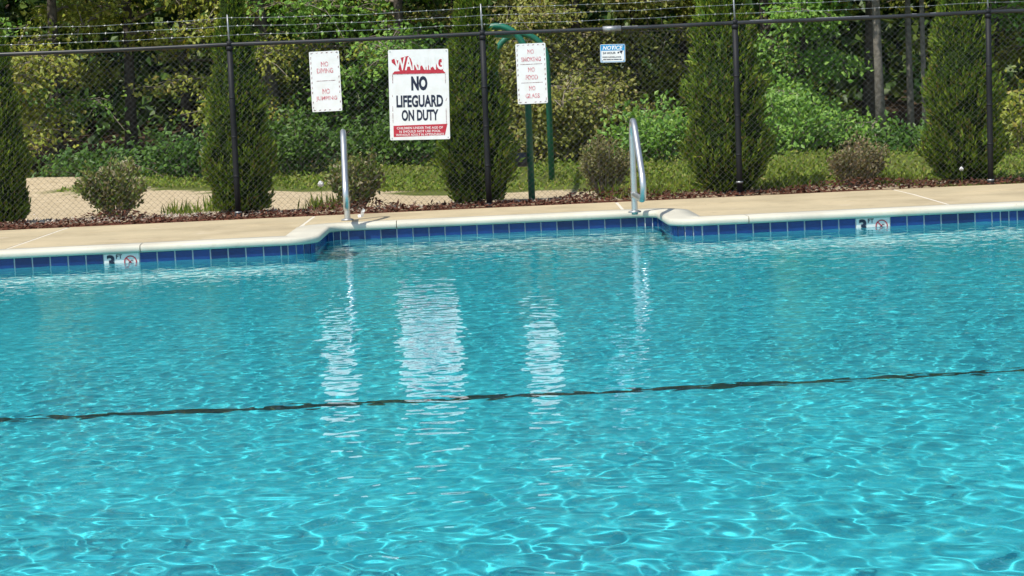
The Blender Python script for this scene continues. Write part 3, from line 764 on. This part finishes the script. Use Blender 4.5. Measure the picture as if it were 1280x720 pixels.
def core_mesh(H=2.75, Rb=.42):
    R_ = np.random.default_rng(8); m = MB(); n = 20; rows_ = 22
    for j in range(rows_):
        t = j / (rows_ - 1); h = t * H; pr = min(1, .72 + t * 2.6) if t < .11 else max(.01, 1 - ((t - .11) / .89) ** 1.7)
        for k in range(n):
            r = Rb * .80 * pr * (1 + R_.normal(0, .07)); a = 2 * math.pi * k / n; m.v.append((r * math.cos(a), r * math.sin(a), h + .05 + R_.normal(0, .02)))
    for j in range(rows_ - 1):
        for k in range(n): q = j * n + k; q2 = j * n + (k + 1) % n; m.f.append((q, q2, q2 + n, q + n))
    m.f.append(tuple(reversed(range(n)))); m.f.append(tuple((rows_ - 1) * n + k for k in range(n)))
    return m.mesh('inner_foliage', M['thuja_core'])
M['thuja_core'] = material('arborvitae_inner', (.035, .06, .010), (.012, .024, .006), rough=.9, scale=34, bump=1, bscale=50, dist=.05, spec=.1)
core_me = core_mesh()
trk = MB().tube([(0, 0, -.05), (.01, 0, .8), (0, .01, 2.3)], [.045, .035, .008], 8).mesh('trunk', M['bark'], True)
def arbor(pxc, py, Y, wpx, k, hs, label, lean=0):
    p = on_y(pxc, py, Y); s = wpx / (FPX / Y) / .84
    o = thing('arborvitae', label, 'tree', (p.x, Y, .12), rz=k * 1.9, group='arborvitae along the fence')
    o.scale = (s, s, hs); o.rotation_euler.y = math.radians(lean)
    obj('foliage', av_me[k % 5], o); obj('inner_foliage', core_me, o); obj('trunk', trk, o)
arbor(2, 270, 21.95, 76, 0, .93, 'arborvitae standing by the sandy path left of the first leafy bush')
arbor(303, 262, 22.0, 89, 1, .98, 'arborvitae behind the fence post beside the NO DIVING sign, grey stone at its foot')
arbor(598, 245, 22.0, 93, 2, .92, 'arborvitae behind the fence post between WARNING and NO SMOKING signs')
arbor(911, 236, 22.0, 104, 3, 1.06, 'arborvitae behind the fence post to the right of the NOTICE sign')
arbor(1205, 220, 22.15, 98, 4, 1.05, 'arborvitae behind the fence post beside the slender tree trunks')

# ------------------------------------------------------------------ low shrubs in the mulch
def shrub(pxc, py, Y, wpx, hpx, seed, mat, label, leaf=.04, n_st=46, per=70, up=1.0):
    R_ = np.random.default_rng(seed); s = FPX / Y; w = wpx / s / 2; h = hpx / s
    p = on_y(pxc, py, Y); o = thing('shrub', label, 'shrub', (p.x, Y, .12))
    st = MB(); P = []; D = []
    for i in range(n_st):
        a = R_.uniform(0, 2 * math.pi); q = math.sqrt(R_.random()); el = q * 1.05
        lob = 1 + .18 * math.sin(2 * a + seed) + .14 * math.sin(3 * a + 2 * seed)
        e = np.array([math.cos(a) * w * math.sin(el) * 1.05 * lob, math.sin(a) * w * math.sin(el) * lob, h * (math.cos(el) * .62 + .30) * R_.uniform(.8, 1.12)]) * R_.uniform(.68, 1.14)
        b = np.array([math.cos(a) * .05, math.sin(a) * .05, -.03]); mid = b * .5 + e * .45 + np.array([math.cos(a), math.sin(a), 0]) * w * .08
        cur = [tuple((1 - t) ** 2 * b + 2 * t * (1 - t) * mid + t * t * e) for t in (0, .33, .66, 1)]
        st.tube(cur, [.009, .007, .005, .002], 5, False)
        for j in range(per):
            t = R_.uniform(.42, 1.05) if R_.random() < .5 else R_.uniform(.78, 1.06); c = (1 - t) ** 2 * b + 2 * t * (1 - t) * mid + t * t * e
            P.append(c + R_.normal(0, .032, 3)); D.append(R_.normal(0, .6, 3) + np.array([math.cos(a) * .5, math.sin(a) * .5, .7 * up]))
    st.build('stems', M['twig'], o)
    v_, f_ = leaves(np.array(P), np.array(D), leaf, R_, width=.6, upbias=.2, light=.8); obj('foliage', np_mesh('foliage', v_, f_, mat), o)
shrub(148, 272, 22.3, 86, 66, 21, M['lf_bush'], 'leafy olive bush with pale tips on the mulch left of the NO DIVING sign', leaf=.052, n_st=58)
shrub(447, 257, 22.1, 66, 66, 22, M['lf_bush'], 'green bush just behind the handrail below the NO DIVING sign', leaf=.055, n_st=46)
shrub(757, 243, 22.2, 76, 76, 23, M['lf_shrub'], 'brownish twiggy bush just behind the handrail below the NOTICE sign', leaf=.038, n_st=70, per=50)
shrub(1072, 230, 22.2, 84, 56, 24, M['lf_rust'], 'rusty pink-tinged bush on the mulch in front of the slender tree trunks', leaf=.04, n_st=70, per=55)

# ------------------------------------------------------------------ woodland behind
def tree(px, Y, H, seed, mat, label, lean=(0, 0), r=.09, low=.5, spread=2.2, n_limb=21, leaf=.088, dens=1.0, bark='bark', dz=0, cat='tree', name='forest_tree', canopy=True, cl=24, sig=.16):
    """trunk, limbs and leaf clusters; fine leaves low down, larger ones high in the canopy"""
    R_ = np.random.default_rng(seed); p = on_y(px, 200, Y); z0 = float(ground_z(np.array(p.x), np.array(float(Y)))) - .05
    o = thing(name, label, cat, (p.x, Y, z0))
    tr = MB(); pts = []; n = 9
    bend = R_.normal(0, .10, (2,))
    for k in range(n):
        t = k / (n - 1); pts.append(Vector((lean[0] * t * H + bend[0] * math.sin(t * 3.1) * H * .12, lean[1] * t * H + bend[1] * math.sin(t * 4) * H * .1, t * H)))
    tr.tube(pts, [r * (1.25 if k == 0 else 1 - .85 * (k / (n - 1))) for k in range(n)], 10)
    n_tr = len(tr.f); lb = tr; P = []; D = []; S = []
    def at(t):
        x = t * (n - 1); i = min(int(x), n - 2); return pts[i].lerp(pts[i + 1], x - i)
    for i in range(n_limb):
        zt = low + (H * .97 - low) * ((i + R_.random() * .8) / n_limb) ** (1.45 if canopy else 1.0); t = zt / H
        b = np.array(at(min(t, .99))); a = R_.uniform(0, 2 * math.pi)
        if i % 2 == 0: a = -math.pi / 2 + R_.normal(0, .7)                   # towards the light at the wood's edge
        L = spread * (1.0 - .55 * t) * R_.uniform(.65, 1.15); dr = np.array([math.cos(a), math.sin(a), R_.uniform(-.05, .45)])
        droop = np.array([0, 0, -L * R_.uniform(.05, .32)])
        cur = [b + dr * L * s + droop * s * s for s in (0, .25, .5, .75, 1)]
        lb.tube([tuple(c) for c in cur], [max(.006, r * .38 * (1 - .2 * k)) * (1 - .17 * k) for k in range(5)], 5, False)
        for j in range(int((17 if zt < 4 else 7) * dens + L * 2)):
            s = R_.uniform(.18, 1.05); c0 = b + dr * L * s + droop * s * s
            sd_ = unit(R_.normal(0, 1, 3) * np.array([1, 1, .35])) * R_.uniform(.2, .75) * (.4 + L * .25)
            c1 = c0 + sd_ + np.array([0, 0, -.08])
            lb.tube([tuple(c0), tuple((c0 + c1) / 2 + np.array([0, 0, .04])), tuple(c1)], [.011, .008, .004], 4, False)
            big = c1[2] > 4.3
            m_ = int(cl * .55 if big else cl)
            q = c0 + (c1 - c0) * R_.uniform(.2, 1.1, (m_, 1)) + R_.normal(0, 1, (m_, 3)) * np.array([sig, sig, sig * .55]) * (1.6 if big else 1)
            P.append(q); D.append(unit(sd_[None, :] * .8 + R_.normal(0, .5, (m_, 3)) + np.array([0, 0, -.35]))); S.append(np.full(m_, leaf * (2.3 if big else 1)))
    me = tr.mesh('trunk', M[bark], True); me.materials.append(M['twig']); me.polygons.foreach_set('material_index', [0 if i < n_tr else 1 for i in range(len(me.polygons))]); obj('trunk', me, o)
    v_, f_ = leaves(np.concatenate(P), np.concatenate(D), np.concatenate(S), R_, width=.66, upbias=.1, light=1.3)
    obj('crown', np_mesh('crown', v_, f_, mat), o)
    return o
tree(-40, 34.0, 9, 101, M['lf_green'], 'green tree overhanging the sandy mound at the left end of the wood', spread=2.6, dens=1.3, low=.7)
tree(70, 33.6, 9, 102, M['lf_yellow'], 'yellow-green tree with low hanging boughs above the leafy olive bush', spread=2.5, dens=1.3, low=.9, r=.1)
tree(165, 35.2, 10, 103, M['lf_yellow'], 'yellowish tree with leaves only high up over a dark hollow', spread=2.3, low=2.2, r=.1)
tree(235, 36.4, 10, 104, M['lf_olive'], 'thin olive tree with bare grey twigs beside the NO DIVING arborvitae', spread=2.0, low=1.5, dens=.35, cl=8)
tree(352, 34.6, 11, 105, M['lf_yellow'], 'tree with a thick leaning grey trunk above the NO DIVING sign', spread=2.4, lean=(-.10, 0), r=.13, low=.6, bark='bark_pale')
tree(425, 35.5, 10, 106, M['lf_dark'], 'deep green tree between the NO DIVING and WARNING signs', spread=2.5, dens=1.3, low=.5)
tree(505, 34.2, 10, 107, M['lf_green'], 'leafy green tree rising behind the big WARNING sign', spread=2.4, dens=1.3, low=1.5)
tree(560, 36.0, 9, 108, M['lf_dark'], 'deep green tree behind the arborvitae beside the WARNING sign', spread=2.3, low=.5)
tree(640, 34.4, 9, 109, M['lf_olive'], 'olive tree behind the green arched play frame', spread=2.2, low=.5, dens=1.3, leaf=.085)
tree(725, 34.0, 9, 110, M['lf_olive'], 'olive and rust tinted tree just left of the NOTICE sign', spread=2.2, low=.4, dens=1.5, leaf=.08)
tree(800, 34.8, 9, 111, M['lf_olive'], 'sparse olive tree with pale twigs behind the NOTICE sign', spread=2.2, low=.4, dens=1.3, leaf=.08)
tree(865, 35.6, 10, 112, M['lf_yellow'], 'yellow-green tree behind the arborvitae nearest the NOTICE sign', spread=2.2, low=.5, leaf=.09)
tree(1000, 33.0, 8, 113, M['lf_green'], 'bright fresh green tree leafed down to the ground beside the slender trunks', spread=1.35, dens=2.0, low=.3, n_limb=24, leaf=.09)
tree(965, 34.6, 9, 114, M['lf_yellow'], 'light green tree between the NOTICE arborvitae and the bright green tree', spread=2.0, low=.4)
tree(1086, 33.0, 11, 115, M['lf_dark'], 'thick dark trunked tree beside the pair of grey trunks', spread=2.3, r=.11, low=2.9, lean=(-.005, 0))
tree(1103, 31.9, 11, 116, M['lf_green'], 'straight grey trunked tree with leaves only high up', spread=2.0, r=.075, low=3.2, bark='bark_pale', lean=(.004, 0))
tree(1140, 32.4, 10, 117, M['lf_yellow'], 'slender grey trunked tree between the straight trunk and the leaning pale trunk', spread=1.8, r=.055, low=2.9, bark='bark_pale', dens=.7)
tree(1158, 32.0, 10, 118, M['lf_green'], 'slender pale trunk leaning beside the arborvitae by the slender trunks', spread=1.8, r=.045, low=3.0, bark='bark_pale', lean=(.012, 0), dens=.7)
tree(1252, 34.6, 10, 119, M['lf_yellow'], 'yellow-green tree with a dark trunk right of the last arborvitae', spread=2.2, r=.12, low=1.1, lean=(-.01, 0))
tree(1335, 34.0, 9, 120, M['lf_green'], 'green tree at the far right end of the wood', spread=2.4, dens=1.3, low=.6)
tree(-150, 34.5, 9, 121, M['lf_green'], 'green tree at the far left end of the wood', spread=2.5, low=.6)
# undergrowth along the edge of the wood
def undergrowth(px, Y, wid, h, seed, mat, label, leaf=.09, n=1500):
    R_ = np.random.default_rng(seed); p = on_y(px, 215, Y); z0 = float(ground_z(np.array(p.x), np.array(float(Y))))
    o = thing('undergrowth_bush', label, 'bush', (p.x, Y, z0))
    st = MB(); P = []; D = []
    for i in range(26):
        a = R_.uniform(0, 2 * math.pi); q = math.sqrt(R_.random())
        e = np.array([math.cos(a) * wid * q, math.sin(a) * .7 * q, h * (1 - .55 * q * q) * R_.uniform(.6, 1.1)])
        st.tube([(e[0] * .25, e[1] * .25, -.05), tuple(e * .6), tuple(e)], [.012, .008, .003], 4, False)
        m_ = n // 26; s = R_.uniform(.15, 1.05, (m_, 1)) ** .7
        P.append(e[None, :] * s + R_.normal(0, .13, (m_, 3))); D.append(unit(e)[None, :] * .5 + R_.normal(0, .6, (m_, 3)) + np.array([0, 0, -.1]))
    st.build('stems', M['twig'], o)
    v_, f_ = leaves(np.concatenate(P), np.concatenate(D), leaf, R_, width=.66, upbias=.1, light=1.2); obj('foliage', np_mesh('foliage', v_, f_, mat), o)
undergrowth(120, 31.6, .9, .38, 201, M['ivy'], 'low deep green bush at the back of the sand behind the leafy olive bush')
undergrowth(240, 31.0, 1.0, .70, 202, M['ivy'], 'deep green bush left of the NO DIVING arborvitae', n=2000)
undergrowth(375, 32.0, .9, 1.1, 203, M['lf_dark'], 'dark green bush below the NO DIVING sign', n=2000)
undergrowth(500, 32.6, 1.1, .9, 204, M['lf_dark'], 'dark green hedge-like bush below the WARNING sign', n=2300)
undergrowth(700, 32.8, 1.0, 1.1, 205, M['lf_olive'], 'olive bush behind the far leg of the green play frame', n=2000)
undergrowth(835, 31.4, 1.0, .95, 206, M['lf_green'], 'fresh green bush in tall grass between the NOTICE handrail and arborvitae', n=2000)
undergrowth(985, 30.6, .9, .95, 207, M['lf_green'], 'bright green bush left of the rusty pink-tinged bush', n=2000)
undergrowth(1130, 30.5, .7, .32, 208, M['ivy'], 'low green bush at the foot of the slender trunks', n=1500)
undergrowth(1280, 28.5, 1.0, 1.0, 209, M['lf_yellow'], 'yellow-green weedy bush right of the last arborvitae', n=2000)
# the deep wood beyond, which reads as one mass
def deep_wood():
    R_ = np.random.default_rng(77); parts = []
    n = 14000
    C = np.stack([R_.uniform(-26, 26, n), R_.uniform(38.5, 48, n), 17 * R_.random(n) ** 1.7], 1)
    C[:, 2] += ground_z(C[:, 0], C[:, 1])
    P = (C[:, None, :] + R_.normal(0, .42, (n, 13, 3))).reshape(-1, 3)
    D = R_.normal(0, 1, P.shape) + np.array([0, -.4, -.3]); 
    return leaves(P, D, .30, R_, width=.7)
v_, f_ = deep_wood(); o = obj('deep_wood', np_mesh('deep_wood', v_, f_, M['lf_canopy'])); tag(o, 'deep shaded wood behind the trees', 'woodland', kind='stuff')

# ------------------------------------------------------------------ mulch, pebbles, grass
R_ = np.random.default_rng(31)
def mulch_y(x):
    near = np.zeros(len(x))
    for bxp in (2, 303, 600, 911, 1205, 148, 447, 757, 1072): near = np.maximum(near, np.exp(-((x - on_y(bxp, 250, 22.1).x) / .55) ** 2))
    return 21.0 + .045 * x + R_.random(len(x)) ** 1.2 * (.34 + .8 * near + np.clip(x - .5, 0, 1) * .25)
n = 9000; x = R_.uniform(-8, 8, n); y = mulch_y(x)
P = np.stack([x, y, ground_z(x, y) + .012 + R_.uniform(0, .03, n)], 1)
for bxp in (148, 757, 1072, 447):
    q = on_y(bxp, 250, 22.2); d2 = ((P[:, 0] - q.x) / .55) ** 2 + ((P[:, 1] - 22.0) / .6) ** 2; P[:, 2] += .07 * np.exp(-d2)
D = R_.normal(0, 1, (n, 3)) * np.array([1, 1, .35])
v_, f_ = leaves(P, D, .055, R_, width=.42, fold=.08, upbias=.8); o = obj('mulch', np_mesh('mulch', v_, f_, M['mulch'])); tag(o, 'red-brown bark mulch along the fence', 'mulch', kind='stuff')
n = 2600; x = np.concatenate([R_.uniform(-6, -2.5, n // 2), R_.uniform(-3, 5, n - n // 2)]); y = 21.5 + .03 * x + R_.gamma(2, .28, n)
keep = (x < -1) | (R_.random(n) < .3); x, y = x[keep], y[keep]; n = len(x)
octv = np.array([(1, 0, 0), (-1, 0, 0), (0, 1, 0), (0, -1, 0), (0, 0, 1), (0, 0, -1)]); octf = np.array([(0, 2, 4), (2, 1, 4), (1, 3, 4), (3, 0, 4), (2, 0, 5), (1, 2, 5), (3, 1, 5), (0, 3, 5)])
sz = R_.uniform(.008, .026, (n, 1, 1)); V = np.stack([x, y, ground_z(x, y) + .008], 1)[:, None, :] + octv[None] * sz * R_.uniform(.6, 1.2, (n, 1, 3)) + R_.normal(0, .003, (n, 6, 3))
o = obj('pebbles', np_mesh('pebbles', V.reshape(-1, 3), (np.arange(n)[:, None, None] * 6 + octf[None]).reshape(-1, 3), M['pebble'])); tag(o, 'pale pebbles between the mulch and the sand', 'pebbles', kind='stuff')
def blades(n, fx, h0, h1, mat, name, label, seed):
    R_ = np.random.default_rng(seed); P = fx(R_, n); P = np.stack([P[0], P[1], ground_z(P[0], P[1]) - .01], 1); n = len(P)
    D = R_.normal(0, .28, (n, 3)) + np.array([0, 0, 1]); 
    v_, f_ = leaves(P, D, R_.uniform(h0, h1, n), R_, width=.10, fold=.03, upbias=0)
    o = obj(name, np_mesh(name, v_, f_, mat)); tag(o, label, 'grass', kind='stuff')
def verge(R_, n):
    x = R_.uniform(-9, 9, n); y0 = 25.0 - .65 * x; y = np.maximum(y0, 22.4) + R_.gamma(1.6, 1.9, n); k = (y < 34) & (np.hypot(x + 7.3, y - 30.8) > 1.7)
    clump = np.sin(x * 3.1 + np.sin(y * 2.3) * 2) + np.sin(y * 3.7 + x) > -.7
    return x[k & clump], y[k & clump]
blades(22000, verge, .03, .11, M['grass'], 'verge_grass', 'weedy yellow-green grass between the sand and the wood', 41)
def tall(R_, n):
    x = R_.uniform(1.35, 4.6, n); y = 22.7 + R_.gamma(2.0, 1.3, n); k = (y < 31) & (np.abs(x - 2.45) < 5); return x[k], y[k]
blades(8000, tall, .04, .15, M['grass'], 'tall_weeds', 'tall weeds behind the fence around the NOTICE arborvitae', 42)
def tufts(R_, n):
    c = [(-3.55, 22.6), (-1.95, 22.1), (1.15, 21.85), (1.55, 21.8), (4.2, 22.1), (3.95, 22.4), (-1.8, 22.4), (2.9, 22.0), (-3.2, 22.9)]; i = R_.integers(0, len(c), n); c = np.array(c)
    return c[i, 0] + R_.normal(0, .13, n), c[i, 1] + R_.normal(0, .1, n)
blades(1500, tufts, .06, .2, M['grass'], 'grass_tufts', 'small grass tufts at the edge of the mulch', 43)

R_ = np.random.default_rng(44)
x1, y1 = verge(R_, 26000); x2, y2 = tall(R_, 11000); x = np.concatenate([x1, x2]); y = np.concatenate([y1, y2]); n = len(x)
P = np.stack([x, y, ground_z(x, y) + R_.uniform(0, .08, n) * (1 + np.sin(x * 2.7) * np.sin(y * 1.9))], 1)
v_, f_ = leaves(P, R_.normal(0, 1, (n, 3)) + np.array([0, 0, .5]), .06, R_, width=.6, upbias=.4, light=.6)
o = obj('leafy_weeds', np_mesh('leafy_weeds', v_, f_, M['grass'])); tag(o, 'leafy weeds and clover in the verge behind the fence', 'weeds', kind='stuff')
# ------------------------------------------------------------------ small things in the bed
def rock(px, py, r, label):
    p = on_z(px, py, .13); R_ = np.random.default_rng(int(px)); bm = bmesh.new(); bmesh.ops.create_icosphere(bm, subdivisions=3, radius=r)
    for v_ in bm.verts:
        c = v_.co; k = 1 + .16 * math.sin(c.x * 31 + c.y * 17 + 1) + .12 * math.sin(c.z * 43 + c.x * 21); v_.co = Vector((c.x * 1.2 * k, c.y * k, c.z * .95 * k))
    me = bpy.data.meshes.new('rock'); bm.to_mesh(me); bm.free(); me.materials.append(M['stone']); o = obj('rock', me); o.location = (p.x, p.y, .13 + r * .6); tag(o, label, 'rock')
rock(284, 268, .072, 'grey rounded stone in the mulch beside a fence post')
def ball_on_stem(px, py, Y, h, r, label, name='seed_head'):
    p = on_y(px, py, Y); o = thing(name, label, 'flower', (p.x, Y, .12))
    MB().tube([(0, 0, 0), (.004, 0, h * .5), (0, 0, h)], .004, 6).build('stem', M['grass'], o)
    bm = bmesh.new(); bmesh.ops.create_icosphere(bm, subdivisions=2, radius=r)
    for q, v_ in enumerate(bm.verts): v_.co *= 1.12 if q % 2 else .93
    me = bpy.data.meshes.new('flower_head'); bm.to_mesh(me); bm.free(); me.materials.append(M['sign']); c = obj('flower_head', me, o); c.location.z = h
p = on_y(401, 230, 21.9); ball_on_stem(401, 230, 21.9, p.z - .12, .032, 'white round seed head on a thin stem left of the NO DIVING handrail')
p = on_y(1202, 211, 21.6); ball_on_stem(1202, 211, 21.6, p.z - .12, .022, 'small white flower head in front of the arborvitae by slender trunks')
p = on_z(1190, 229, .13); lv = MB(); R_ = np.random.default_rng(9)
v_, f_ = leaves(np.tile([0, 0, .02], (7, 1)) + R_.normal(0, .02, (7, 3)), R_.normal(0, .5, (7, 3)) + np.array([0, 0, .9]), .11, R_, width=.6)
M['lf_sprig'] = leaf_material('pale_yellow_sprig', [(.45, .38, .10), (.38, .36, .12), (.5, .45, .2)], trans=.2)
o = obj('sprig', np_mesh('sprig', v_, f_, M['lf_sprig'])); o.location = (p.x, p.y + .1, .14); tag(o, 'pale yellow leafy sprig in the mulch near the last fence post', 'plant')
